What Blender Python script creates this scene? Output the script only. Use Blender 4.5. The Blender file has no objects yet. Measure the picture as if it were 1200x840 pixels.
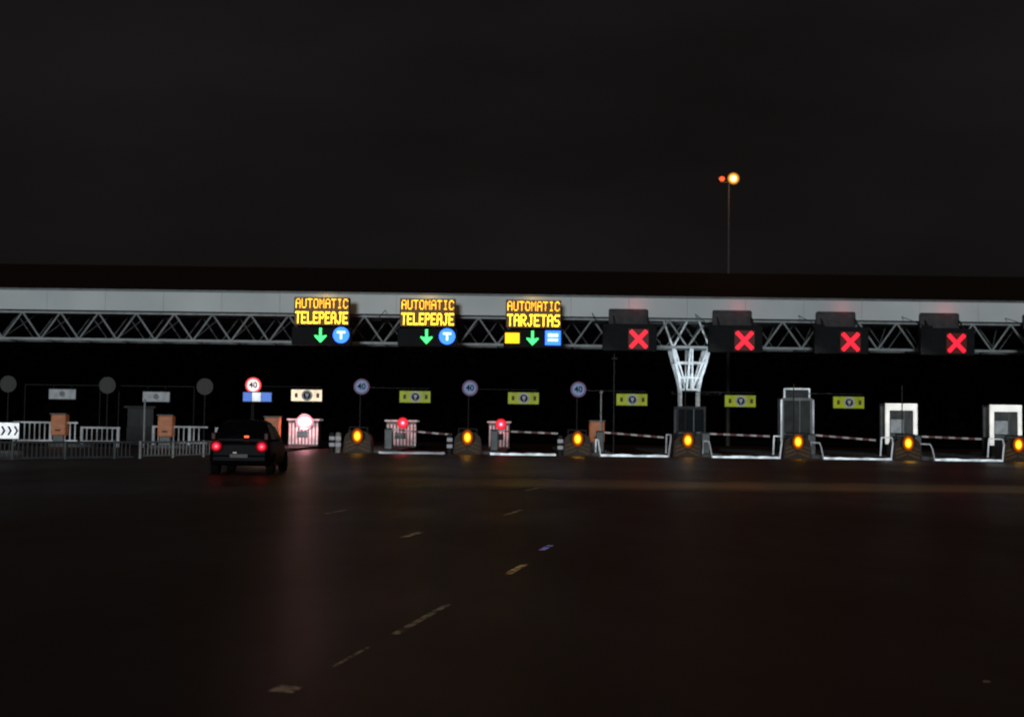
import bpy, bmesh, math, random
from mathutils import Vector, Matrix
random.seed(7)
S = bpy.context.scene
S.view_settings.view_transform = 'Standard'
S.view_settings.look = 'None'
S.view_settings.exposure = 0
COL = S.collection

# ------------------------------------------------------------ materials
def mat(name, col, rough=0.6, metal=0.0, em=None, es=0.0, var=0.25, scale=3.0, bump=0.0, spec=0.5):
    m = bpy.data.materials.new(name); m.use_nodes = True
    n = m.node_tree.nodes; l = m.node_tree.links
    b = n['Principled BSDF']
    b.inputs['Roughness'].default_value = rough
    b.inputs['Metallic'].default_value = metal
    b.inputs['Specular IOR Level'].default_value = spec
    tc = n.new('ShaderNodeTexCoord'); nz = n.new('ShaderNodeTexNoise')
    nz.inputs['Scale'].default_value = scale; nz.inputs['Detail'].default_value = 6
    l.new(tc.outputs['Object'], nz.inputs['Vector'])
    r = n.new('ShaderNodeValToRGB')
    r.color_ramp.elements[0].position = 0.3; r.color_ramp.elements[1].position = 0.72
    r.color_ramp.elements[0].color = tuple(c*(1-var) for c in col)+(1,)
    r.color_ramp.elements[1].color = tuple(min(1, c*(1+var)) for c in col)+(1,)
    l.new(nz.outputs['Fac'], r.inputs['Fac']); l.new(r.outputs['Color'], b.inputs['Base Color'])
    if em:
        b.inputs['Emission Color'].default_value = tuple(em)+(1,)
        mm = n.new('ShaderNodeMapRange')
        mm.inputs['To Min'].default_value = es*(1-var); mm.inputs['To Max'].default_value = es*(1+var)
        mm.inputs['From Min'].default_value = 0.3; mm.inputs['From Max'].default_value = 0.7
        l.new(nz.outputs['Fac'], mm.inputs['Value']); l.new(mm.outputs['Result'], b.inputs['Emission Strength'])
    if bump > 0:
        bp = n.new('ShaderNodeBump'); bp.inputs['Strength'].default_value = bump
        n2 = n.new('ShaderNodeTexNoise'); n2.inputs['Scale'].default_value = scale*12
        l.new(tc.outputs['Object'], n2.inputs['Vector'])
        l.new(n2.outputs['Fac'], bp.inputs['Height']); l.new(bp.outputs['Normal'], b.inputs['Normal'])
    return m
def lampmat(name, stops, strength, radius):
    """lamp face with painted halo: emission falls off from core to rim (object space)"""
    m = bpy.data.materials.new(name); m.use_nodes=True; n=m.node_tree.nodes; l=m.node_tree.links; b=n['Principled BSDF']
    b.inputs['Base Color'].default_value=(.01,.01,.01,1); b.inputs['Roughness'].default_value=.7; b.inputs['Specular IOR Level'].default_value=.1
    tc=n.new('ShaderNodeTexCoord'); vm=n.new('ShaderNodeVectorMath'); vm.operation='LENGTH'
    l.new(tc.outputs['Object'],vm.inputs[0])
    mr=n.new('ShaderNodeMapRange'); mr.inputs['From Max'].default_value=radius; l.new(vm.outputs['Value'],mr.inputs['Value'])
    r=n.new('ShaderNodeValToRGB'); e=r.color_ramp.elements
    e[0].position=stops[0][0]; e[0].color=tuple(stops[0][1])+(1,)
    e[1].position=stops[-1][0]; e[1].color=tuple(stops[-1][1])+(1,)
    for p,c in stops[1:-1]:
        x=e.new(p); x.color=tuple(c)+(1,)
    l.new(mr.outputs['Result'],r.inputs['Fac']); l.new(r.outputs['Color'],b.inputs['Emission Color']); b.inputs['Emission Strength'].default_value=strength
    return m

WHITE = mat('white_paint', (.7,.72,.72), .5)
OFFW = mat('weathered_white', (.42,.43,.43), .6)
GREY = mat('grey_metal', (.14,.15,.155), .5, .2)
DGREY = mat('dark_grey_metal', (.03,.03,.032), .6, .1, spec=.3)
BLACK = mat('black_housing', (.010,.010,.011), .7, spec=.2)
SHADEG = mat('fascia_shade_panel', (.09,.085,.088), .9, spec=.1)  # dark tone standing in for soft shade on the fascia
FASC = mat('fascia_panel', (.80,.86,.88), .55, 0, var=.22, scale=.16)
TRUSS = mat('truss_paint', (.40,.43,.44), .5)
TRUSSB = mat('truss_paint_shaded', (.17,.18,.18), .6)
COLM = mat('column_paint', (.78,.82,.85), .45)
ROOFM = mat('roof_sheet', (.028,.012,.006), .8, spec=.1)
SOFF = mat('canopy_soffit', (.03,.03,.032), .8)
CONC = mat('concrete', (.13,.125,.12), .85, bump=.2)
GLASS = mat('dark_glass', (.01,.012,.014), .15, spec=.2)
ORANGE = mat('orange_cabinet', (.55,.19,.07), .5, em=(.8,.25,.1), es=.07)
CARP = mat('car_paint_dark', (.004,.004,.005), .5, 0, spec=.10)
CARG = mat('car_glass', (.003,.003,.004), .3, 0, spec=.12)
RUB = mat('tyre_rubber', (.006,.006,.006), .85, spec=.1)
RIMM = mat('alloy_rim', (.04,.04,.045), .4, .4)
YBLK = mat('dark_yellow_paint', (.10,.055,.008), .6)
NOSEM = mat('nose_dark', (.025,.012,.008), .6)
REDP = mat('faded_red_paint', (.20,.06,.06), .6)
LEAF = mat('foliage_dark', (.0035,.004,.0025), .95, var=.5, spec=.0)
GRASS = mat('grass_dark', (.004,.005,.003), .95, spec=.0)
def em(name, c, s, var=.05, scale=2): return mat(name, tuple(x*.3 for x in c), .5, 0, c, s, var, scale)
E_YEL = em('led_yellow', (1,.62,.02), 4.0)
E_ORG = em('led_orange', (1,.48,.01), 3.0, .45, 6)
E_YBOX = em('led_amber_panel', (1,.5,.0), 2.0)
E_GRN = em('led_green', (.05,1,.18), 2.2)
E_RED = em('led_red', (1,.006,.02), 2.8)
E_BLU = em('led_blue', (.02,.12,1), 3.6)
E_BLUW = em('led_pale_blue', (.5,.75,1), 2.6)
E_MASTD = em('mast_lamp_dim', (1,.1,.02), 1.5)
E_LINE = em('edge_white', (.80,.92,1), .72, .6, 1.6)  # kerb white glows on its own in place of lamp light
E_TUBE = em('tube_white', (.85,.93,1), .42, .6, 1.6)  # rail white with lamp light painted in as glow
E_LINED = em('edge_white_dim', (.85,.9,1), .20, .6, 1.2)  # weaker painted glow for the dim kerbs, rails and bands
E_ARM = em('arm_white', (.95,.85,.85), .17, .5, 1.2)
E_BOARD = em('board_yellow_green', (.38,.46,.0), .42, .25)
E_BOARDW = em('board_warm_white', (1,.82,.58), 1.0, .2)
E_SPB = em('speed_face_blue', (.3,.45,.8), .26)
E_SPW = em('speed_face_white', (1,.85,.85), 1.2)
E_RING = em('speed_ring_red', (1,.05,.05), 1.2)
E_RINGD = em('speed_ring_dim', (.3,.12,.3), .16)
E_PANEW = em('panel_white', (.9,.95,1), .85, .3, 3)
E_PANEG = em('panel_grey', (.7,.75,.8), .13, .3, 3)
E_PANEB = em('panel_blue', (.12,.3,1), .6)
E_BOOTH = mat('booth_white', (.78,.77,.74), .5, 0, (1,.98,.92), .55, .25, 2)  # lamp light on the booth frames painted in as glow
E_MACH = mat('machine_white', (.75,.72,.72), .5, 0, (1,.88,.9), .12, .35, 4)  # faint glow painted into the cabinet white; no lamp itself
E_PLATE = em('number_plate_dim', (.3,.25,.25), .01)
E_PLL = em('plate_lamp', (1,.85,.8), .25)
E_FEN = mat('fence_white', (.5,.51,.53), .5, 0, (.9,.95,1), .09, .8, .5)  # light falling on the railings painted in as faint glow
L_AMB = lampmat('beacon_halo', [(0,(1,.80,.06)),(.25,(1,.66,.02)),(.42,(.6,.20,.0)),(.65,(.09,.016,.0)),(1,(.008,.001,0))], 4.5, .36)  # halo around each lamp is painted into its disc, here and below
L_RED = lampmat('signal_halo', [(0,(1,.25,.25)),(.18,(1,.02,.04)),(.38,(.28,.004,.008)),(.65,(.035,.0005,.001)),(1,(.002,0,0))], 8, .5)
L_PNK = lampmat('signal_halo_pink', [(0,(1,.85,.88)),(.25,(1,.55,.6)),(.5,(.3,.08,.1)),(.75,(.09,.014,.018)),(1,(.012,.001,.001))], 9, .66)
L_TAIL = lampmat('tail_halo', [(0,(1,.35,.4)),(.2,(1,.03,.06)),(.45,(.30,.004,.01)),(.75,(.04,.0,.001)),(1,(.004,0,0))], 4.5, .17)
L_MAST = lampmat('mast_halo', [(0,(1,.85,.45)),(.2,(1,.55,.12)),(.36,(.2,.07,.01)),(.65,(.02,.009,.001)),(1,(.004,.002,0))], 9, .8)

# ------------------------------------------------------------ builder
class B:
    def __init__(s): s.bm = bmesh.new(); s.mats = []; 
    def mi(s, m):
        if m not in s.mats: s.mats.append(m)
        return s.mats.index(m)
    def _set(s, vs, m):
        i = s.mi(m); fs = set()
        for v in vs:
            for f in v.link_faces: fs.add(f)
        for f in fs: f.material_index = i
        return fs
    def box(s, x0,x1,y0,y1,z0,z1, m, bev=0):
        r = bmesh.ops.create_cube(s.bm, size=1)
        for v in r['verts']:
            v.co = Vector(((x0+x1)/2+v.co.x*(x1-x0), (y0+y1)/2+v.co.y*(y1-y0), (z0+z1)/2+v.co.z*(z1-z0)))
        fs = s._set(r['verts'], m)
        if bev:
            es = set(e for f in fs for e in f.edges)
            rr = bmesh.ops.bevel(s.bm, geom=list(es), offset=bev, segments=2, affect='EDGES', profile=.5)
            for f in rr['faces']: f.material_index = s.mi(m)
        return s
    def cyl(s, a, b, r, m, seg=10, r2=None):
        a = Vector(a); b = Vector(b); d = b-a
        q = Vector((0,0,1)).rotation_difference(d.normalized()).to_matrix().to_4x4()
        rr = bmesh.ops.create_cone(s.bm, cap_ends=True, segments=seg, radius1=r, radius2=r if r2 is None else r2, depth=d.length,
            matrix=Matrix.Translation((a+b)/2) @ q)
        s._set(rr['verts'], m); return s
    def tube(s, pts, r, m, seg=8):
        for a,b in zip(pts, pts[1:]): s.cyl(a,b,r,m,seg)
        for p in pts[1:-1]: s.ball(p, r*1.02, m, 8)
        return s
    def ball(s, c, r, m, seg=14, sc=(1,1,1)):
        rr = bmesh.ops.create_uvsphere(s.bm, u_segments=seg, v_segments=max(6,seg//2), radius=r)
        for v in rr['verts']: v.co = Vector((v.co.x*sc[0]+c[0], v.co.y*sc[1]+c[1], v.co.z*sc[2]+c[2]))
        for f in s._set(rr['verts'], m): f.smooth = True
        return s
    def disc(s, c, r, th, m, seg=24):  # facing -Y
        return s.cyl((c[0],c[1]-th/2,c[2]),(c[0],c[1]+th/2,c[2]), r, m, seg)
    def poly(s, pts, m):
        f = s.bm.faces.new([s.bm.verts.new(p) for p in pts]); f.material_index = s.mi(m); return s
    def prism(s, prof, y0, y1, m):   # prof in XZ extruded in Y
        a = [s.bm.verts.new((p[0],y0,p[1])) for p in prof]; b = [s.bm.verts.new((p[0],y1,p[1])) for p in prof]
        i = s.mi(m); fs = [s.bm.faces.new(a), s.bm.faces.new(b[::-1])]
        for k in range(len(prof)):
            fs.append(s.bm.faces.new((a[k], b[k], b[(k+1)%len(prof)], a[(k+1)%len(prof)])))
        for f in fs: f.material_index = i
        return s
    def done(s, name, parent=None, loc=(0,0,0), **kw):
        bmesh.ops.recalc_face_normals(s.bm, faces=s.bm.faces)
        me = bpy.data.meshes.new(name); s.bm.to_mesh(me); s.bm.free()
        for m in s.mats: me.materials.append(m)
        o = bpy.data.objects.new(name, me); COL.objects.link(o)
        o.location = loc
        if parent: o.parent = parent
        for k,v in kw.items(): o[k] = v
        return o
def thing(name, loc, label, category, group=None):
    o = bpy.data.objects.new(name, None); o.empty_display_size = .3
    COL.objects.link(o); o.location = loc; o['label'] = label; o['category'] = category
    if group: o['group'] = group
    return o
def dup(o, loc=None, parent=None):
    n = o.copy(); COL.objects.link(n)
    if loc is not None: n.location = loc
    if parent: n.parent = parent
    for c in list(o.children): dup(c, None, n)
    return n
def text_mesh(name, body, size, m, parent, loc, bold=.0):
    cu = bpy.data.curves.new('t','FONT'); cu.body = body; cu.size = size; cu.extrude = .006; cu.offset = bold
    cu.align_x='CENTER'; cu.align_y='CENTER'
    t = bpy.data.objects.new('t', cu); COL.objects.link(t)
    me = bpy.data.meshes.new_from_object(t.evaluated_get(bpy.context.evaluated_depsgraph_get()))
    bpy.data.objects.remove(t)
    for v in me.vertices: v.co = Vector((v.co.x, -v.co.z, v.co.y))
    me.materials.clear(); me.materials.append(m)
    o = bpy.data.objects.new(name, me); COL.objects.link(o); o.parent = parent; o.location = loc
    return o
def plight(name,parent,loc,e,c,r=.15):
    li=bpy.data.lights.new(name,'POINT'); li.energy=e; li.color=c; li.shadow_soft_size=r
    lo=bpy.data.objects.new(name,li); COL.objects.link(lo); lo.parent=parent; lo.location=loc; return lo

# ------------------------------------------------------------ world
w = bpy.data.worlds.new('World'); S.world = w; w.use_nodes = True
n = w.node_tree.nodes; l = w.node_tree.links; bg = n['Background']
tc = n.new('ShaderNodeTexCoord'); nz = n.new('ShaderNodeTexNoise'); nz.inputs['Scale'].default_value = 2.2; nz.inputs['Detail'].default_value = 4
mp = n.new('ShaderNodeMapping'); mp.inputs['Scale'].default_value = (1,1,2.5); mp.inputs['Location'].default_value=(.4,.2,.1)
l.new(tc.outputs['Generated'], mp.inputs['Vector']); l.new(mp.outputs['Vector'], nz.inputs['Vector'])
cr = n.new('ShaderNodeValToRGB'); cr.color_ramp.elements[0].position=.3; cr.color_ramp.elements[1].position=.75
cr.color_ramp.elements[0].color = (.0050,.0043,.0040,1); cr.color_ramp.elements[1].color = (.0112,.0100,.0099,1)
l.new(nz.outputs['Fac'], cr.inputs['Fac']); l.new(cr.outputs['Color'], bg.inputs['Color']); bg.inputs['Strength'].default_value = 1.0

fill_sun = bpy.data.lights.new('fill_sun','SUN'); fill_sun.energy = .82; fill_sun.angle = math.radians(10); fill_sun.color = (.88,.97,1)  # added night fill from behind the camera, in place of plaza floodlighting
so = bpy.data.objects.new('fill_sun', fill_sun); COL.objects.link(so)
so.rotation_euler = (math.radians(90-4.5), 0, math.radians(-8))

# ------------------------------------------------------------ camera
cam = bpy.data.cameras.new('camera'); cam.lens = 45; cam.sensor_width = 36; cam.clip_end = 3000; cam.clip_start=.1
cam.dof.use_dof = True; cam.dof.focus_distance = 15; cam.dof.aperture_fstop = 1.8
co = bpy.data.objects.new('camera', cam); COL.objects.link(co)
co.matrix_world = Matrix.Translation((0,0,1.4)) @ Matrix.Rotation(math.radians(93.05),4,'X') @ Matrix.Rotation(math.radians(.75),4,'Z')
S.camera = co

# ------------------------------------------------------------ ground
def sheet(name, x0,x1,y0,y1,z,m,**kw):
    b = B(); b.poly([(x0,y0,z),(x1,y0,z),(x1,y1,z),(x0,y1,z)], m); return b.done(name, kind='structure', **kw)
def asphalt():
    m = bpy.data.materials.new('asphalt'); m.use_nodes=True; n=m.node_tree.nodes; l=m.node_tree.links; b=n['Principled BSDF']
    tc=n.new('ShaderNodeTexCoord')
    a=n.new('ShaderNodeTexNoise'); a.inputs['Scale'].default_value=.12; a.inputs['Detail'].default_value=8; a.inputs['Roughness'].default_value=.65
    mp=n.new('ShaderNodeMapping'); mp.inputs['Scale'].default_value=(1,.45,1)
    l.new(tc.outputs['Object'],mp.inputs['Vector']); l.new(mp.outputs['Vector'],a.inputs['Vector'])
    r=n.new('ShaderNodeValToRGB'); r.color_ramp.elements[0].position=.3; r.color_ramp.elements[1].position=.7
    r.color_ramp.elements[0].color=(.06,.026,.012,1); r.color_ramp.elements[1].color=(.13,.056,.026,1)
    l.new(a.outputs['Fac'],r.inputs['Fac']); l.new(r.outputs['Color'],b.inputs['Base Color'])
    g=n.new('ShaderNodeTexNoise'); g.inputs['Scale'].default_value=60; g.inputs['Detail'].default_value=3
    l.new(tc.outputs['Object'],g.inputs['Vector'])
    bp=n.new('ShaderNodeBump'); bp.inputs['Strength'].default_value=.3; bp.inputs['Distance'].default_value=.02
    l.new(g.outputs['Fac'],bp.inputs['Height']); l.new(bp.outputs['Normal'],b.inputs['Normal'])
    rr=n.new('ShaderNodeMapRange'); rr.inputs['To Min'].default_value=.34; rr.inputs['To Max'].default_value=.58
    rr.inputs['From Min'].default_value=.35; rr.inputs['From Max'].default_value=.65
    l.new(a.outputs['Fac'],rr.inputs['Value']); l.new(rr.outputs['Result'],b.inputs['Roughness'])
    b.inputs['Specular IOR Level'].default_value=.13
    return m
ASPH = asphalt()
sheet('ground', -900,900,-300,1500,-.01, GRASS)
sheet('road', -70,70,-30,112,0, ASPH)
# warm transverse glow painted on the road, fading softly at its edges and ends
m = mat('painted_glow_strip', (.85,.44,.16), .42, var=.3, scale=.35)
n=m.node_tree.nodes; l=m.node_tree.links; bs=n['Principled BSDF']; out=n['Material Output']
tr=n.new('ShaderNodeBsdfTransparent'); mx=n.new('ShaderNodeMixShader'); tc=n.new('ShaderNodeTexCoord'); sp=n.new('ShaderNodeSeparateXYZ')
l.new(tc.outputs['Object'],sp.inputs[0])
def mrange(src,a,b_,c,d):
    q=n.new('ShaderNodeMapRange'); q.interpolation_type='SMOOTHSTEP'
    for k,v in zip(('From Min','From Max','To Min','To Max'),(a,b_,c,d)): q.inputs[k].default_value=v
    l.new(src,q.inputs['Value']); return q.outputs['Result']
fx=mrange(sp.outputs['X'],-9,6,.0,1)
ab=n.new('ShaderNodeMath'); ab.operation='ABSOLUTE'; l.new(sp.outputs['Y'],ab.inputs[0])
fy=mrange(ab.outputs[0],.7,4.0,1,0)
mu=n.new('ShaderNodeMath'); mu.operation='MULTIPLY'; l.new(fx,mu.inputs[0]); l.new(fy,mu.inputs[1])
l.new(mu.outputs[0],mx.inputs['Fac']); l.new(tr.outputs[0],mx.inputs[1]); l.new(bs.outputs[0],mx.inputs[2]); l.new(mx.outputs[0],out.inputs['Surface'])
b=B(); b.poly([(-10,-4,0),(60,-4,0),(60,4,0),(-10,4,0)],m); b.done('glow_strip',loc=(0,32,.004),kind='structure')
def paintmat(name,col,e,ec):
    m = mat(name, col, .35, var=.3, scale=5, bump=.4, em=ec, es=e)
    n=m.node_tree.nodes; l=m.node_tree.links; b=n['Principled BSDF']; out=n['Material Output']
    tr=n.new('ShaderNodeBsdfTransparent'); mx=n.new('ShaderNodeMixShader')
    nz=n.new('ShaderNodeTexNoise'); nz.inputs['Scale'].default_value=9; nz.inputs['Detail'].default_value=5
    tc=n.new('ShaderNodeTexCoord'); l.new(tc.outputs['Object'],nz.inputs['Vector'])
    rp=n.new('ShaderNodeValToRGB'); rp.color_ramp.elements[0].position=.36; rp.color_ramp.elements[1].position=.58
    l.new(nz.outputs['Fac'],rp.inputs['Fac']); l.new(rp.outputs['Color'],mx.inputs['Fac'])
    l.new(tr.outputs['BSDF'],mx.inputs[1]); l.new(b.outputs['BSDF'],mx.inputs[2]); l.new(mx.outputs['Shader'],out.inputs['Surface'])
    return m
PAINT = paintmat('worn_road_paint',(.65,.50,.34),.022,(1,.7,.42))  # worn paint with a faint glow in place of light on it
PAINT_YREFL = paintmat('worn_paint_yellow_reflection',(.65,.45,.2),.07,(1,.6,.2))  # reflection of the yellow lane sign painted into the dash colour
PAINT_BREFL = paintmat('worn_paint_blue_reflection',(.45,.45,.75),.12,(.35,.3,1))  # reflection of the blue sign symbol painted into the dash colour
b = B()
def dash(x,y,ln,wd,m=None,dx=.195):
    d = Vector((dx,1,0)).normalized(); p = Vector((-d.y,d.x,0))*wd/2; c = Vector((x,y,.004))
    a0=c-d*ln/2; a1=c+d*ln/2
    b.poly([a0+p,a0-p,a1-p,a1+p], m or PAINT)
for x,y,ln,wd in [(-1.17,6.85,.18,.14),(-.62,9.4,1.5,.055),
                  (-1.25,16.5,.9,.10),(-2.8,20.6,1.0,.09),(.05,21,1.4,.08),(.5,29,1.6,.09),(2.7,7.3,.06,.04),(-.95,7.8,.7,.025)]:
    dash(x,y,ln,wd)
dash(.07,12.7,.9,.08,PAINT_YREFL)
dash(.43,15.0,.7,.08,PAINT_BREFL)
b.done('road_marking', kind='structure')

# hill and wood behind
b = B(); N=60
vs=[]
for j,(yy,hf) in enumerate([(126,0),(132,.85),(150,1.15),(260,1.3)]):
    vs.append([b.bm.verts.new((-200+400*i/N, yy+3*math.sin(i*.7), hf*(11+1.2*math.sin(i*.35)+random.uniform(-.3,.3))-.02)) for i in range(N+1)])
k=b.mi(GRASS)
for j in range(3):
    for i in range(N): 
        f=b.bm.faces.new((vs[j][i],vs[j][i+1],vs[j+1][i+1],vs[j+1][i])); f.material_index=k; f.smooth=True
b.done('hill', kind='structure')
verts=[];faces=[]
for t in range(64):
    cx=-80+160*t/63+random.uniform(-1,1); cy=120+random.uniform(-4,3); h=random.uniform(8,11)
    for kx in range(300):
        th=random.random()*6.28; u=random.random(); zz=1+u*(h-1); rad=2.8*math.sqrt(max(.05,1-(abs(u-.45)/.6)**2))*random.uniform(.55,1.05)
        c=Vector((cx+rad*math.cos(th),cy+rad*math.sin(th)*.8,zz)); s=random.uniform(.3,.75)
        a=Vector((random.gauss(0,1),random.gauss(0,1),random.gauss(0,1))).normalized(); d=a.orthogonal().normalized(); e=a.cross(d)
        i0=len(verts); verts+= [c+d*s,c+e*s*.7,c-d*s,c-e*s*.7]; faces.append((i0,i0+1,i0+2,i0+3))
me=bpy.data.meshes.new('wood'); me.from_pydata(verts,[],faces); me.materials.append(LEAF)
o=bpy.data.objects.new('tree_belt',me); COL.objects.link(o); o['kind']='stuff'; o['label']='dark belt of trees behind the toll plaza'; o['category']='trees'

# ------------------------------------------------------------ canopy
X0,X1=-62,62
cn = thing('toll_canopy',(0,68,0),'long toll plaza canopy with pale fascia and steel lattice truss','canopy')
b=B()
x=X0
while x<X1-.1:
    b.box(x+.006,x+3.094,-.06,.06,7.3,8.4,FASC); x+=3.1
b.box(X0,X1,.05,.14,7.35,8.36,FASC)
b.box(X0,X1,-.10,-.055,8.33,8.44,GREY)
b.done('fascia',cn)
b=B()
prof=[(.15,8.38),(12,11.2),(24,8.4),(24,8.1),(12,10.9),(.15,8.1)]
a=[b.bm.verts.new((X0,p[0],p[1])) for p in prof]; c=[b.bm.verts.new((X1,p[0],p[1])) for p in prof]
i=b.mi(ROOFM); b.bm.faces.new(a).material_index=i; b.bm.faces.new(c[::-1]).material_index=i
for k in range(6): b.bm.faces.new((a[k],a[(k+1)%6],c[(k+1)%6],c[k])).material_index=i
b.done('roof',cn)
b=B(); b.box(X0,X1,.15,24,7.42,7.5,SOFF)
for yy in (4,10,16,22): b.box(X0,X1,yy-.15,yy+.15,7.1,7.425,SOFF)
b.done('ceiling',cn)
b=B()
zb,zt=5.78,7.22
b.box(X0,X1,.43,.57,zb-.06,zb+.06,TRUSS)
b.box(X0,X1,.44,.56,zt-.06,zt+.06,TRUSS)
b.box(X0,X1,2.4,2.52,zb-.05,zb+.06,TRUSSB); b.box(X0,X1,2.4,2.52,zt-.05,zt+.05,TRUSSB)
x=X0; k=0; P=1.02
while x<X1-P:
    z0,z1=(zb,zt) if k%2==0 else (zt,zb)
    b.cyl((x,.5,z0),(x+P,.5,z1),.05,TRUSS,6)
    if k%2==0:
        b.cyl((x,.5,zb),(x,2.46,zb),.035,TRUSSB,6)
        b.cyl((x,.5,zb),(x+P,2.46,zt),.03,TRUSSB,6)
    b.cyl((x,2.46,z1),(x+P,2.46,z0),.03,TRUSSB,6)
    x+=P; k+=1
b.done('truss',cn)
def column(xc):
    b=B(); yb=2.0
    zn=3.55
    for sx in (-1,1):
        for sy in (-.9,.9):
            pts=[(xc+sx*1.0,yb+sy,zb),(xc+sx*.82,yb+sy*.8,5.0),(xc+sx*.6,yb+sy*.55,4.2),(xc+sx*.5,yb+sy*.3,zn),(xc+sx*.42,yb+sy*.25,0.1)]
            b.tube(pts,.085,COLM)
            b.cyl((xc+sx*.15,yb+sy*.3,zn),(xc+sx*.9,yb+sy,zb),.055,COLM,6)
            b.cyl((xc+sx*.15,yb+sy*.3,zn),(xc+sx*.05,yb+sy,zb),.055,COLM,6)
        b.cyl((xc+sx*1.0,yb-.9,zb),(xc+sx*1.6,yb-1.45,zt),.06,COLM,6)
        b.cyl((xc+sx*1.0,yb-.9,zb),(xc+sx*.3,yb-1.45,zt),.06,COLM,6)
    for z,h in ((zn,.5),(4.2,.6),(5.0,.82),(2.4,.46),(1.2,.44)):
        for sy in (-1,1): b.cyl((xc-h,yb+sy*h*.8,z),(xc+h,yb+sy*h*.8,z),.06,COLM,6)
        for sx in (-1,1): b.cyl((xc+sx*h,yb-h*.8,z),(xc+sx*h,yb+h*.8,z),.06,COLM,6)
    b.box(xc-.55,xc+.55,yb-.6,yb+.6,0,.35,CONC)
    b.done('column',cn)
for xc in (9.7,-33,52): column(xc)
for dx in (-1.25,1.25):  # lamps added to brighten the column, with made-up housings
    t=thing('added_column_lamp',(9.7+dx,67.2,3.2),'added lamp with small housing brightening white branching column','flood light','added column lights')
    b=B(); b.cyl((0,0,0),(0,.06,.14),.07,BLACK,12,.1); b.cyl((0,0,.0),(-dx*.6,2.4,.1),.015,DGREY,6); b.done('lamp_housing',t)  # housing and arm made up for the added lamp
    li=bpy.data.lights.new('added_column_beam','SPOT'); li.energy=240; li.color=(.78,.9,1); li.spot_size=math.radians(80); li.spot_blend=.8; li.shadow_soft_size=.08
    lo=bpy.data.objects.new('added_column_beam',li); COL.objects.link(lo); lo.parent=t; lo.location=(0,.07,.16)
    d=Vector((-dx,2.4,1.9)); lo.rotation_euler=d.to_track_quat('-Z','Y').to_euler()

# ------------------------------------------------------------ overhead lane signs
FONT={'A':["01110","10001","10001","11111","10001","10001","10001"],'U':["10001"]*6+["01110"],
'T':["11111"]+["00100"]*6,'O':["01110"]+["10001"]*5+["01110"],'M':["10001","11011","10101","10101","10001","10001","10001"],
'I':["01110","00100","00100","00100","00100","00100","01110"],'C':["01110","10001","10000","10000","10000","10001","01110"],
'L':["10000"]*6+["11111"],'E':["11111","10000","10000","11110","10000","10000","11111"],'P':["11110","10001","10001","11110","10000","10000","10000"],
'J':["00111","00010","00010","00010","00010","10010","01100"],'R':["11110","10001","10001","11110","10100","10010","10001"],
'S':["01111","10000","10000","01110","00001","00001","11110"]}
def led(txt,xc,zc,wd,ht,m,parent,fill=.9):
    b=B(); cols=len(txt)*6-1; px=wd/cols; pz=ht/7; i=b.mi(m)
    for k,ch in enumerate(txt):
        for r,row in enumerate(FONT[ch]):
            for c,v in enumerate(row):
                if v=='1':
                    x=xc-wd/2+(k*6+c+.5)*px; z=zc+ht/2-(r+.5)*pz; a=px/2*fill; d=pz/2*fill
                    f=b.bm.faces.new([b.bm.verts.new(p) for p in ((x-a,-.262,z-d),(x+a,-.262,z-d),(x+a,-.262,z+d),(x-a,-.262,z+d))]); f.material_index=i
    o=b.done('text',parent); return o
def arrow(b,x,z,s,m):
    y0,y1=-.27,-.255
    b.prism([(x-s*.17,z+s),(x+s*.17,z+s),(x+s*.17,z-s*.1),(x+s*.8,z+.05*s),(x+s*.8,z-s*.15),(x,z-s),(x-s*.8,z-s*.15),(x-s*.8,z+.05*s),(x-s*.17,z-s*.1)],y0,y1,m)
XS=-9.95
LEDD=em('led_field_dark',(.5,.01,.01),.03)
LEDY=em('led_field_amber',(.5,.20,.008),.10)
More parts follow.
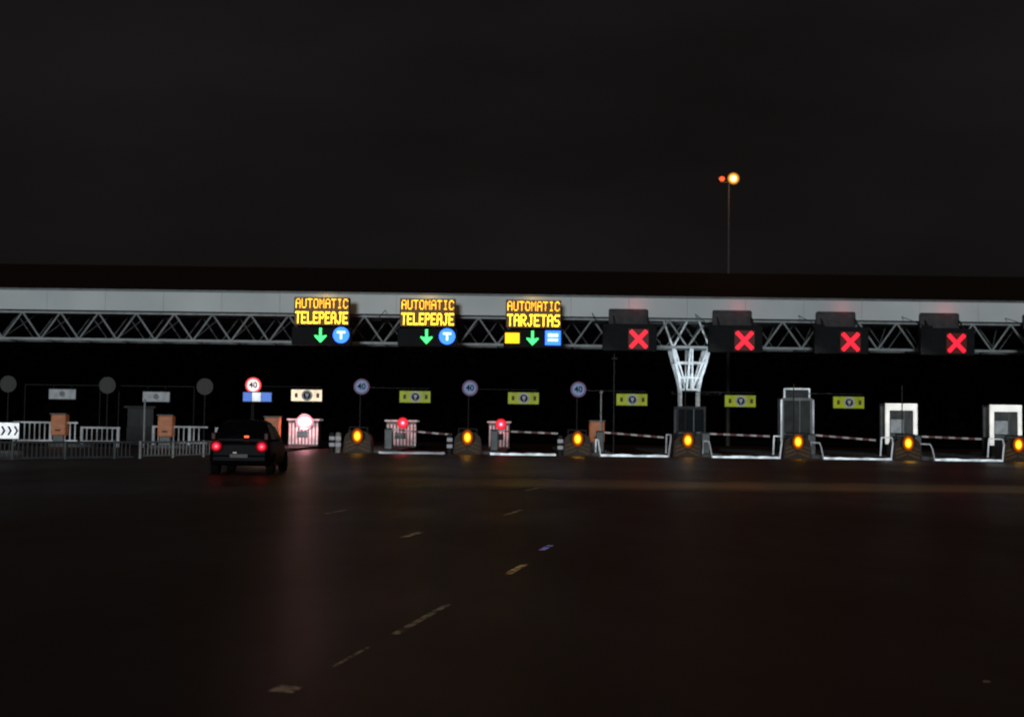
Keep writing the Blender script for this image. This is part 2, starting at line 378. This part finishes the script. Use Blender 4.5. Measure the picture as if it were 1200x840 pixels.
for j in range(8):
    open_=j<3
    lab = ('open lane sign with yellow lettering, green arrow and blue symbol' if j<2 else
           'open lane sign with yellow lettering, amber and blue panels') if open_ else 'closed lane sign with glowing red cross on black box'
    t=thing('lane_sign',(XS+5.5*j,66.5,0),lab,'lane sign','overhead lane signs along the canopy')
    b=B()
    if open_: b.box(-1.5,1.6,-.25,.15,5.5,6.45,BLACK,.03)
    else: b.box(-1.86,.95,-.25,.15,5.40,6.80,BLACK,.03)
    b.done('housing',t)
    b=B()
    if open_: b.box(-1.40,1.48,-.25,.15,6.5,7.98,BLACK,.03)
    else: b.box(-1.45,.65,1.1,1.3,6.85,7.72,SHADEG,.09)  # closed lanes: dark board put where the fascia is only shaded
    b.done('text_or_shade_panel',t)
    if open_:
        b=B(); b.box(-1.36,1.44,-.256,-.2505,6.54,7.95,LEDY); b.done('display',t)
    for sx in (-1.2,.6):
        b=B(); b.cyl((sx,.15,7.4 if open_ else 6.7),(sx,1.4,7.5),.05,DGREY); b.done('bracket',t)
        b=B(); b.cyl((sx,.15,6.2),(sx,1.95,5.9),.04,DGREY); b.done('bracket',t)
    if open_:
        led('AUTOMATIC',.04,7.66,2.72,.5,E_ORG,t,.85)
        led('TELEPEAJE' if j<2 else 'TARJETAS',.04,6.92,2.72,.62,E_YEL,t,1.0)
        b=B(); arrow(b,0,6.0,.38,E_GRN); b.done('arrow',t)
        plight('added_sign_spill',t,(0,.8,8.1),7,(1,.6,.08),.1)  # added lamp behind the sign for a yellow glow on the fascia
        if j<2:
            b=B(); b.disc((1.07,-.26,6.03),.42,.03,E_BLU); b.done('symbol_disc',t)
            b=B(); b.prism([(.86,6.23),(1.28,6.23),(1.28,6.12),(1.12,6.12),(1.12,5.82),(1.02,5.82),(1.02,6.12),(.86,6.12)],-.29,-.277,E_BLUW); b.done('symbol_letter',t)
        else:
            b=B(); b.box(.66,1.46,-.28,-.255,5.65,6.4,E_BLU); b.done('symbol_panel',t)
            for za,zc in ((5.85,5.98),(6.08,6.24)):
                b=B(); b.box(.8,1.32,-.30,-.283,za,zc,E_BLUW); b.done('card_symbol',t)
            b=B(); b.box(-1.42,-.68,-.28,-.255,5.72,6.26,E_YBOX,.02); b.done('amber_panel',t)
    else:
        b=B()
        for s in (-1,1):
            a=.42; t2=.11; zc=6.02
            b.prism([(-a-t2*.5,zc-s*a+ s*t2*.5),(-a+t2*.7,zc-s*a-s*t2*.7),(a+t2*.5,zc+s*a-s*t2*.5),(a-t2*.7,zc+s*a+s*t2*.7)],-.275-.004*s,-.256-.004*s,E_RED)
        b.done('cross',t)
        b=B(); b.box(-.52,.52,-.256,-.2505,5.5,6.54,LEDD); b.done('display',t)
        plight('added_red_glow',t,(0,.85,7.9),2.6,(1,.05,.07),.1)  # added red lamp tinting the fascia; no status light there

# ------------------------------------------------------------ islands & fittings
def XI(i): return -7.67+5.5*i
isl=None
YI=64.6
for i in range(-1,8):
    if isl is None:
        t=thing('traffic_island',(XI(i),YI,0),'raised concrete traffic island with kerb between toll lanes','traffic island','toll lane islands')
        def outline(s,z):
            pts=[]
            for k in range(9):
                a=math.pi+math.pi*k/8; pts.append((.7+(1.3-s)*math.cos(a), .9+(1.3-s)*math.sin(a)*.8, z))
            pts+=[(2.0-s,20,z),(-.6+s,20,z)]; return pts
        b=B(); lo=[b.bm.verts.new(p) for p in outline(0,0)]; hi=[b.bm.verts.new(p) for p in outline(.03,.15)]
        k=b.mi(CONC); b.bm.faces.new(hi).material_index=k
        for q in range(len(lo)): b.bm.faces.new((lo[q],lo[(q+1)%len(lo)],hi[(q+1)%len(lo)],hi[q])).material_index=k
        b.done('kerb',t); isl=t
    else: dup(isl,(XI(i),YI,0))

t=thing('crash_cushion',(XI(0),64.2,0),'dark rounded island nose cushion with amber flashing beacon','crash cushion','beaconed island noses')
b=B(); pr=[]
for k in range(9):
    a=math.pi*k/8; pr.append((.66*math.cos(a), .70+.45*math.sin(a)))
b.prism([(.72,0)]+pr+[(-.72,0)],-.1,1.0,NOSEM); b.done('body',t)
for s in (-1,1):
    for k in range(3):
        z=.12+.2*k; b=B(); b.prism([(s*.05,z+.12),(s*.05,z+.22),(s*.6,z+.02),(s*.6,z-.08)],-.115,-.103,YBLK); b.done('chevron',t)
b=B(); b.cyl((0,-.2,.84),(0,-.104,.84),.36,BLACK,24); b.done('beacon',t)
b=B(); b.cyl((0,-.02,0),(0,0,0),.35,L_AMB,32); b.done('beacon_lens',t,(0,-.203,.84)).scale=(.82,1,1.15)
b=B(); b.tube([(-.45,.3,.9),(-.45,.3,1.28),(.45,.3,1.25),(.45,.3,.9)],.045,DGREY); b.done('handle',t)
plight('beacon_glow',t,(0,-.7,.8),3.5,(1,.5,.03),.12)
for i in range(1,7): dup(t,(XI(i),64.2,0))
def delin(x,y,mm,lab):
    t=thing('delineator_post',(x,y,0),lab,'bollard','delineator posts beside island noses')
    b=B(); b.cyl((0,0,0),(0,0,.95),.13,mm,12); b.ball((0,0,.95),.13,mm,12,(1,1,.5)); b.done('post',t)
    for z in (.3,.62):
        b=B(); b.cyl((0,0,z),(0,0,z+.18),.136,E_LINED,12); b.done('band',t)
delin(XI(0)-1.3,64.3,DGREY,'dark post with reflective white bands by lane edge')
delin(XI(0)-.95,64.0,OFFW,'pale post with reflective white bands by lane edge')
delin(XI(1)-.9,64.3,DGREY,'dark post with reflective white bands by lane edge')
delin(XI(2)-.85,64.3,DGREY,'dark post with reflective white bands by lane edge')

YT=63.4
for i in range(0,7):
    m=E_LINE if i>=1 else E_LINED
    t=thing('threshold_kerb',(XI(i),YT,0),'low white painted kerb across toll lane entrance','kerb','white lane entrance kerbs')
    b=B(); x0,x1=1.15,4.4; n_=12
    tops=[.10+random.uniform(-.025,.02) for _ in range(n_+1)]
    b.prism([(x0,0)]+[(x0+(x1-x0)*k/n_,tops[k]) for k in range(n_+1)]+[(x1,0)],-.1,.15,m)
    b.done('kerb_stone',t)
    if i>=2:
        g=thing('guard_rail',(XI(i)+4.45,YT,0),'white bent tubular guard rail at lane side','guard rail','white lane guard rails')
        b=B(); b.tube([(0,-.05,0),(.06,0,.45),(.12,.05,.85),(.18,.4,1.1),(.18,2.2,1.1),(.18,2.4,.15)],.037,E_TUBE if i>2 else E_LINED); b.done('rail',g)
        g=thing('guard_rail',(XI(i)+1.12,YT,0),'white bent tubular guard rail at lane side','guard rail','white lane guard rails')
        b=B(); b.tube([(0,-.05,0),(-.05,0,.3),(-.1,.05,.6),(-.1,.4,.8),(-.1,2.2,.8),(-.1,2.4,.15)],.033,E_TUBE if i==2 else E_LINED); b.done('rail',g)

for i in range(0,7):
    t=thing('barrier_gate',(XI(i)+1.3,66.8,.15),'lowered barrier arm with faded red and white stripes across lane','barrier','lowered lane barriers')
    b=B(); b.box(-.2,.2,-.18,.18,0,1.05,GREY,.04); b.box(-.22,.22,-.2,.2,1.052,1.1,DGREY,.02); b.done('cabinet',t)
    b=B(); Lr=3.1; seg=9
    for k in range(seg):
        xa=.2+Lr*k/seg; xb=.2+Lr*(k+1)/seg
        za=1.02-.22*k/seg*(1 if i%2==0 else .4); zc=1.02-.22*(k+1)/seg*(1 if i%2==0 else .4)
        mm=E_ARM if k%2==0 else REDP
        b.prism([(xa,za-.045),(xb-.002,zc-.045),(xb-.002,zc+.045),(xa,za+.045)],-.26,-.2,mm)
    b.done('arm',t)

def gantry_post(i,speed,board):
    t=thing('sign_post',(XI(i),65.0,0),('slim dark post with round forty speed limit disc' if speed else 'slim dark post with side arm over the lane')+(' and board' if board else ''),'sign post','sign posts on island noses')
    b=B(); b.cyl((0,0,.15),(0,0,3.75),.03,DGREY,8)
    if board: b.cyl((0,0,3.28),(3.5,0,3.28),.02,DGREY,8); 
    b.done('pole',t)
    if speed:
        lit=speed==2
        b=B(); b.disc((0.06,-.06,3.33),.40,.03,E_RING if lit else E_RINGD,28); b.done('sign_ring',t)
        b=B(); b.disc((0.06,-.08,3.33),.31,.02,E_SPW if lit else E_SPB,28); b.done('sign_face',t)
        text_mesh('numerals','40',.42,BLACK,t,(.06,-.10,3.33),.008)
    if board:
        m=E_BOARDW if board==2 else E_BOARD
        b=B(); b.box(1.95,3.6,-.05,.05,2.52,3.18,BLACK,.01); b.cyl((2.2,0,3.17),(2.2,0,3.28),.015,DGREY,6); b.cyl((3.3,0,3.17),(3.3,0,3.28),.015,DGREY,6); b.done('board',t)
        b=B(); b.box(2.0,3.55,-.065,-.052,2.56,3.14,m); b.done('board_face',t)
        b=B(); b.disc((2.8,-.075,2.85),.28,.016,E_PANEG,24); b.done('symbol_disc',t)
        b=B(); b.disc((2.8,-.09,2.85),.19,.012,BLACK,24); b.done('symbol_ring',t)
        b=B(); b.prism([(2.72,2.96),(2.88,2.96),(2.88,2.82),(2.83,2.8),(2.83,2.71),(2.77,2.71),(2.77,2.8),(2.72,2.82)],-.105,-.097,E_PANEG); b.done('symbol',t)
        for s in (-1,1):
            b=B(); b.box(2.8+s*.55-.07,2.8+s*.55+.07,-.075,-.067,2.74,2.96,YBLK); b.done('mark',t)
gantry_post(-1,2,2)
for i in (0,1,2): gantry_post(i,1,1)
for i in (3,4): gantry_post(i,0,1)
gantry_post(5,0,0)
t=thing('information_sign',(XI(-1)+.12,64.3,0),'small glowing blue and white board under speed disc','sign')
b=B(); b.box(-.45,1.05,-.03,.03,2.45,3.0,BLACK,.01); b.cyl((.1,.05,.1),(.1,.05,2.6),.03,DGREY); b.done('board',t)
for xa,xb in ((-.42,.0),(.5,1.0)):
    b=B(); b.box(xa,xb,-.045,-.032,2.5,2.95,E_PANEB); b.done('blue_panel',t)
b=B(); b.box(.03,.47,-.045,-.032,2.5,2.95,E_PANEW); b.done('white_panel',t)

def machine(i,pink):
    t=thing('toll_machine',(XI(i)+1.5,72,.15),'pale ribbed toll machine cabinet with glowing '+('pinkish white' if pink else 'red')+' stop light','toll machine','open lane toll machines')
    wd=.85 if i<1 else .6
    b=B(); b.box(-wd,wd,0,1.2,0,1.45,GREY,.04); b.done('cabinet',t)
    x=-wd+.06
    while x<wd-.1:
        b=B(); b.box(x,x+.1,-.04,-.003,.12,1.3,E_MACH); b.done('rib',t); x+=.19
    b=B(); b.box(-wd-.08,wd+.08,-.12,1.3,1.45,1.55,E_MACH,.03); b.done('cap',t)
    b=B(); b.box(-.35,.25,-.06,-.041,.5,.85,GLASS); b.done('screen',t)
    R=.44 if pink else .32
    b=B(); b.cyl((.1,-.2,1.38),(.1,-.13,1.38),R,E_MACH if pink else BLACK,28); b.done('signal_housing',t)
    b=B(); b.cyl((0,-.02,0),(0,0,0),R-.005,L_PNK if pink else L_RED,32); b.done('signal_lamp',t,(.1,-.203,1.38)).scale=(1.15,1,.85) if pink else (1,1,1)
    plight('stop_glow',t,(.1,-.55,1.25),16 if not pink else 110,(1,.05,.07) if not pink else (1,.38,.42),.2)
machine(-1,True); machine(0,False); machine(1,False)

for x,y in ((-25.0,71),(-19.1,71),(-13.3,71.5),(4.75,71)):
    t=thing('ticket_dispenser',(x,y,.0),'orange ticket dispenser cabinet on grey plinth','ticket machine','orange ticket dispensers')
    b=B(); b.box(-.3,.3,-.2,.3,0,.6,GREY,.03); b.done('plinth',t)
    b=B(); b.box(-.42,.42,-.25,.35,.6,1.75,ORANGE,.06); b.done('cabinet',t)
    b=B(); b.box(-.22,.2,-.27,-.252,1.2,1.55,ORANGE); b.done('screen',t)
    b=B(); b.box(-.15,.15,-.275,-.252,.85,.92,BLACK); b.done('slot',t)
    b=B(); b.box(-.46,.46,-.35,.38,1.75,1.82,GREY,.02); b.done('hood',t)
t=thing('camera_pole',(4.9,70,0),'thin pale pole standing by orange ticket dispenser','pole')
b=B(); b.cyl((0,0,0),(0,0,3.3),.045,OFFW); b.box(-.08,.08,-.25,.1,3.29,3.45,OFFW,.02); b.done('pole',t)
t=thing('lamp_pole',(5.4,67.5,0),'thin dark pole rising up to the canopy','pole')
b=B(); b.cyl((0,0,.1),(0,0,5.6),.04,DGREY); b.box(-.15,.15,-.3,.1,5.0,5.1,DGREY,.02); b.done('pole',t)

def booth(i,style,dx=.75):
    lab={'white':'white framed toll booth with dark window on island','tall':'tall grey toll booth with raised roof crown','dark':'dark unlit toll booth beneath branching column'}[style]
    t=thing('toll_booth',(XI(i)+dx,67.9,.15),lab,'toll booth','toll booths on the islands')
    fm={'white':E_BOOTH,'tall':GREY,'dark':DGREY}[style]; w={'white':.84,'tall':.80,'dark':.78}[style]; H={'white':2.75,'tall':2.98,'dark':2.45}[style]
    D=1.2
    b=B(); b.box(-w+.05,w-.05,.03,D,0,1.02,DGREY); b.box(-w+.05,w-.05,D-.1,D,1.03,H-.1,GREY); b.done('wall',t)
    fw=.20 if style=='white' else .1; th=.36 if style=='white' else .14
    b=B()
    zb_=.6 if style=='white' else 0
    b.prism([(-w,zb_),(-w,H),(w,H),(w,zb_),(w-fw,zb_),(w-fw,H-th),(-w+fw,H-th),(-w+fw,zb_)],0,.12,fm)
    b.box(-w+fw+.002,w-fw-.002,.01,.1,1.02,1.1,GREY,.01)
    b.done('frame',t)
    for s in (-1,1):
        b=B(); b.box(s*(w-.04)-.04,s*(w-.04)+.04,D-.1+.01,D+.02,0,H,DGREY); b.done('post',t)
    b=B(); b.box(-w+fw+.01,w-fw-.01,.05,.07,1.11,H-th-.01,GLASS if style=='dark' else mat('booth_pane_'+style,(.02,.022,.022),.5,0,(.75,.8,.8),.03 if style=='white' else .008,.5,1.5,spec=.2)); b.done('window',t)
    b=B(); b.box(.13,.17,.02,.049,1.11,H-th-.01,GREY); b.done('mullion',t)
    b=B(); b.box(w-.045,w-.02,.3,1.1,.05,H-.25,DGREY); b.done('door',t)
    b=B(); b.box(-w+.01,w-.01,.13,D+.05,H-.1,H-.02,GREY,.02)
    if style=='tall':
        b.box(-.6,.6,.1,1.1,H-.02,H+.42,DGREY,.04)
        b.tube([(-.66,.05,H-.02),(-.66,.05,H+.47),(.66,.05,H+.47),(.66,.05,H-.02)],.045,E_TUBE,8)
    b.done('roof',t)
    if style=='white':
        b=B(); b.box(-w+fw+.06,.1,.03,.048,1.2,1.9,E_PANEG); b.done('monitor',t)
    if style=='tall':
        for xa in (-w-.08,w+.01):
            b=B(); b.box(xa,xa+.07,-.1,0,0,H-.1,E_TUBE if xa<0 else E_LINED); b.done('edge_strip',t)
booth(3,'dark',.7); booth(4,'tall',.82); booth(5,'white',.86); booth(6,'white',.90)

for i in (0,2,3,4,5,6):
    t=thing('flood_light',(XI(i)+.9,63.8,6.6),'small flood light fitting bracketed off canopy front','flood light','canopy flood lights')
    b=B(); b.box(-.25,.25,-.1,.1,0,.12,BLACK,.02); b.done('lamp_housing',t)
    b=B(); b.cyl((0,.1,.08),(0,4.1,.9),.02,BLACK,6); b.done('arm',t)
    b=B(); b.box(-.2,.2,-.06,.06,-.012,-.003,DGREY); b.done('lamp_lens',t)
    li=bpy.data.lights.new('flood','AREA'); li.energy=28 if i>2 else 15; li.shape='RECTANGLE'; li.size=.45; li.size_y=.15; li.color=(.9,1,.97); li.spread=math.radians(75)
    lo=bpy.data.objects.new('flood',li); COL.objects.link(lo); lo.parent=t; lo.location=(0,0,-.03); lo.rotation_euler=(math.radians(40),0,0)

# ------------------------------------------------------------ set-back lanes
SB=mat('sign_back',(.05,.046,.043),.6)
for x in (-27.9,-22.4,-17.0):
    t=thing('round_sign',(x,71,0),'unlit dark round traffic sign on slim post','sign','dark round signs')
    b=B(); b.cyl((0,0,0),(0,0,3.8),.035,DGREY); b.done('pole',t)
    b=B(); b.disc((0,-.06,3.4),.46,.03,SB,28); b.done('sign_face',t)
    b=B(); b.disc((0,-.085,3.4),.34,.012,SB,28); b.done('sign_center',t)
for x,zc,m,lab in ((-25.1,2.9,E_PANEG,'pale rectangular board hanging from thin portal'),(-19.85,2.82,E_PANEG,'pale rectangular board hanging from thin portal')):
    t=thing('board_portal',(x,71.6,0),lab,'sign portal','thin sign portals')
    b=B(); b.tube([(-2.1,0,0),(-2.1,0,3.4),(2.1,0,3.4),(2.1,0,0)],.03,DGREY)
    b.cyl((-.5,0,3.2),(-.5,0,3.4),.02,DGREY,6); b.cyl((.5,0,3.2),(.5,0,3.4),.02,DGREY,6); b.done('frame',t)
    b=B(); b.box(-.78,.78,-.04,.04,zc-.32,zc+.3,DGREY,.01); b.done('board',t)
    b=B(); b.box(-.74,.74,-.055,-.042,zc-.28,zc+.26,m); b.done('board_face',t)
    b=B(); b.disc((0,-.065,zc),.16,.012,GREY,20); b.done('symbol',t)
t=thing('pole',(-20.2,70.6,0),'thin white pole beside the railings','pole')
b=B(); b.cyl((0,0,0),(0,0,2.6),.05,OFFW); b.ball((0,0,2.6),.07,OFFW,8); b.done('shaft',t)
def railing(x0,y0,x1,y1,z0,z1,m,lab,grp,step=.14,r=.016):
    t=thing('railing',(x0,y0,0),lab,'railing',grp); d=Vector((x1-x0,y1-y0,0)); L=d.length; d.normalize()
    b=B()
    for z in (z0,z1): b.cyl(Vector((0,0,z)),d*L+Vector((0,0,z)),r*1.8,m,6)
    k=0
    while k*step<=L:
        p=d*(k*step); b.cyl(p+Vector((0,0,z0)),p+Vector((0,0,z1)),r,m,4); k+=1
    b.done('rail',t)
    k=0
    while k*2.0<=L+.01:
        p=d*(k*2.0); b=B(); b.cyl(p,p+Vector((0,0,z1+.05)),r*2.6,m,8); b.done('post',t); k+=1
    return t
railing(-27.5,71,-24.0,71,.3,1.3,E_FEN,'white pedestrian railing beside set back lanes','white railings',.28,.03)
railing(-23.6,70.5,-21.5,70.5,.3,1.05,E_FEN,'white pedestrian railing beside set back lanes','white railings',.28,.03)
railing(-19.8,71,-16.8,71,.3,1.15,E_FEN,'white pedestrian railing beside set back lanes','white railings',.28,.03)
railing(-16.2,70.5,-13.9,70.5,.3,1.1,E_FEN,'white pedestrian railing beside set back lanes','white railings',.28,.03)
railing(-19.0,44,-14.4,49,.06,.62,GREY,'low grey barred fence at plaza edge','grey fences',.17,.022)
railing(-14.2,49.2,-12.2,54,.1,.62,OFFW,'low grey barred fence at plaza edge','grey fences',.22,.022)
for i,xx in enumerate((-18.67,-24.17)):
    o=dup(isl,(xx-.6,69.5,0))
t=thing('direction_board',(-23.45,60,0),'low glowing white board with black chevrons','sign')
b=B(); b.box(-.6,.48,-.04,.04,.5,1.32,DGREY,.01); b.cyl((-.4,.02,0),(-.4,.02,.6),.04,DGREY); b.cyl((.3,.02,0),(.3,.02,.6),.04,DGREY); b.done('board',t)
b=B(); b.box(-.56,.44,-.055,-.042,.54,1.28,E_PANEW); b.done('board_face',t)
for k in range(3):
    x=-.4+.3*k; b=B(); b.prism([(x,.7),(x+.1,.7),(x+.22,.91),(x+.1,1.12),(x,1.12),(x+.12,.91)],-.066,-.057,BLACK); b.done('chevron',t)
t=thing('toll_kiosk',(-22.0,76,.0),'dim grey toll kiosk under the canopy','toll booth')
b=B(); b.box(-.8,.8,0,2.2,0,1.1,DGREY,.03); b.done('wall',t)
b=B(); b.box(-.76,.76,.04,2.1,1.102,2.2,GLASS); b.done('window',t)
b=B(); b.box(-.95,.95,-.15,2.35,2.202,2.35,DGREY,.03); b.done('roof',t)

# ------------------------------------------------------------ high mast
t=thing('high_mast_lamp',(18.6,110,0),'tall lighting mast with two lamp heads, one bright','street lamp')
PM=mat('mast_galvanised',(.05,.042,.034),.6)
b=B(); b.cyl((0,0,0),(0,0,23.0),.20,PM,12,.07); b.done('pole',t)
b=B(); b.cyl((-.75,0,22.8),(.6,0,22.8),.06,PM); b.done('crossarm',t)
b=B(); b.box(-1.0,-.3,-.1,.4,22.95,23.3,DGREY,.08); b.done('lamp_head',t)
b=B(); b.ball((-.62,-.15,23.05),.24,E_MASTD,16,(1,.5,.9)); b.done('lamp_lens',t)
b=B(); b.cyl((.38,-.1,23.1),(.38,.3,23.1),.52,DGREY,28,.3); b.done('lamp_head',t)
b=B(); b.cyl((0,-.02,0),(0,0,0),.52,L_MAST,32); b.done('lamp_lens',t,(.38,-.103,23.1))
plight('mast',t,(.38,-2.0,22.4),120,(1,.5,.2),.3)

# ------------------------------------------------------------ car (rear at y=0, heading +Y)
car=thing('car',(-7.45,35.2,0),'small dark hatchback with glowing red tail lights approaching toll','car')
car.rotation_euler=(0,0,math.radians(2)); car.scale=(1,1,.955)
def loft(rows,m,name,parent,smooth=True,cap=True):
    b=B(); i=b.mi(m); R=[[b.bm.verts.new(p) for p in r] for r in rows]
    for a,c in zip(R,R[1:]):
        for k in range(len(a)):
            f=b.bm.faces.new((a[k],a[(k+1)%len(a)],c[(k+1)%len(a)],c[k])); f.material_index=i; f.smooth=smooth
    if cap:
        b.bm.faces.new(R[0]).material_index=i; b.bm.faces.new(R[-1][::-1]).material_index=i
    return b.done(name,parent)
def sec(y,zb,zt,w,wt,rt=.08):
    return [(-w*.92,y,zb),(-w,y,zb+.12),(-w*1.0,y,(zb+zt)/2),(-wt,y,zt-rt),(-wt+rt,y,zt),(0,y,zt+.02),(wt-rt,y,zt),(wt,y,zt-rt),(w,y,(zb+zt)/2),(w,y,zb+.12),(w*.92,y,zb)]
loft([sec(0.0,.42,.82,.70,.68),sec(.05,.30,.92,.80,.76),sec(.3,.24,.96,.84,.80),sec(.9,.22,.97,.85,.82),sec(2.4,.22,.96,.85,.82),sec(2.9,.22,.95,.84,.80),sec(3.4,.24,.86,.82,.74),sec(3.75,.30,.70,.76,.62),sec(3.88,.38,.6,.62,.5)],CARP,'body',car)
def sg(y,zb,zt,wb,wt): return [(-wb,y,zb),(-(wb*.45+wt*.55),y,zb+(zt-zb)*.6),(-wt-.02,y,zt-.08),(-wt+.14,y,zt),(0,y,zt+.03),(wt-.14,y,zt),(wt+.02,y,zt-.08),((wb*.45+wt*.55),y,zb+(zt-zb)*.6),(wb,y,zb)]
loft([sg(.12,.94,1.0,.76,.72),sg(.2,.94,1.22,.77,.66),sg(.36,.94,1.46,.78,.58),sg(.9,.95,1.55,.79,.58),sg(1.7,.95,1.56,.79,.58),sg(2.2,.94,1.45,.78,.58),sg(2.95,.93,1.0,.76,.70)],CARP,'cabin',car)
b=B(); b.poly([(-.60,.085,1.03),(.60,.085,1.03),(.50,.275,1.38),(-.50,.275,1.38)],CARG); b.done('rear_window',car)
DR=mat('lamp_cluster_dark',(.06,.003,.003),.4,spec=.2)
for s in (-1,1):
    b=B(); b.poly([(s*.80,.5,1.0),(s*.80,1.35,1.0),(s*.64,1.35,1.44),(s*.66,.6,1.42)],CARG); b.done('side_window',car)
    b=B(); b.poly([(s*.80,1.42,1.0),(s*.79,2.5,1.0),(s*.66,2.1,1.36),(s*.64,1.42,1.44)],CARG); b.done('side_window',car)
    b=B(); b.cyl((0,-.02,0),(0,.04,0),.17,L_TAIL,28); b.done('tail_light',car,(s*.62,-.045,.80))
    b=B(); b.box(s*.72-.07,s*.72+.07,.05,.14,.98,1.2,DR,.03); b.done('lamp_cluster',car)
    b=B(); b.box(s*.91-.08,s*.91+.08,2.28,2.38,.98,1.12,CARP,.03); b.done('mirror',car)
    b=B(); b.ball((s*.6,3.72,.66),.12,E_PANEW,12,(1,.5,.8)); b.done('headlight',car)
    for yy in (.72,3.1):
        xw=s*.76
        wh=B().cyl((xw-.1*s,yy,.31),(xw+.02*s,yy,.31),.1,DGREY,16).done('wheel',car)
        tb=B(); tb.cyl((xw-.1,yy,.31),(xw+.1,yy,.31),.31,RUB,28); tb.done('tyre',wh)
        rb=B(); rb.cyl((xw+s*.101,yy,.31),(xw+s*.112,yy,.31),.2,RIMM,20)
        for k in range(5):
            a=k*6.283/5; rb.cyl((xw+s*.115,yy,.31),(xw+s*.115,yy+.18*math.cos(a),.31+.18*math.sin(a)),.025,RIMM,6)
        rb.done('rim',wh)
b=B(); b.box(-.76,.76,-.04,.1,.34,.56,CARP,.06); b.done('rear_bumper',car)
b=B(); b.box(-.24,.24,-.06,-.045,.48,.58,E_PLATE); b.done('number_plate',car)
b=B(); b.box(-.16,-.06,-.075,-.042,.60,.64,E_PLL); b.done('plate_lamp',car)
b=B(); b.box(.12,.24,.05,.12,1.05,1.11,em('brake_light_orange',(1,.10,.03),2.0)); b.done('brake_light',car)
b=B(); b.cyl((-.3,.07,1.05),(.1,.09,1.12),.012,BLACK,6); b.done('wiper',car)
li=bpy.data.lights.new('headlight_beam','SPOT'); li.energy=200; li.spot_size=math.radians(50); li.color=(1,.93,.85); li.shadow_soft_size=.1
lo=bpy.data.objects.new('headlight_beam',li); COL.objects.link(lo); lo.parent=car; lo.location=(0,4.05,.66); lo.rotation_euler=(math.radians(84),0,0)
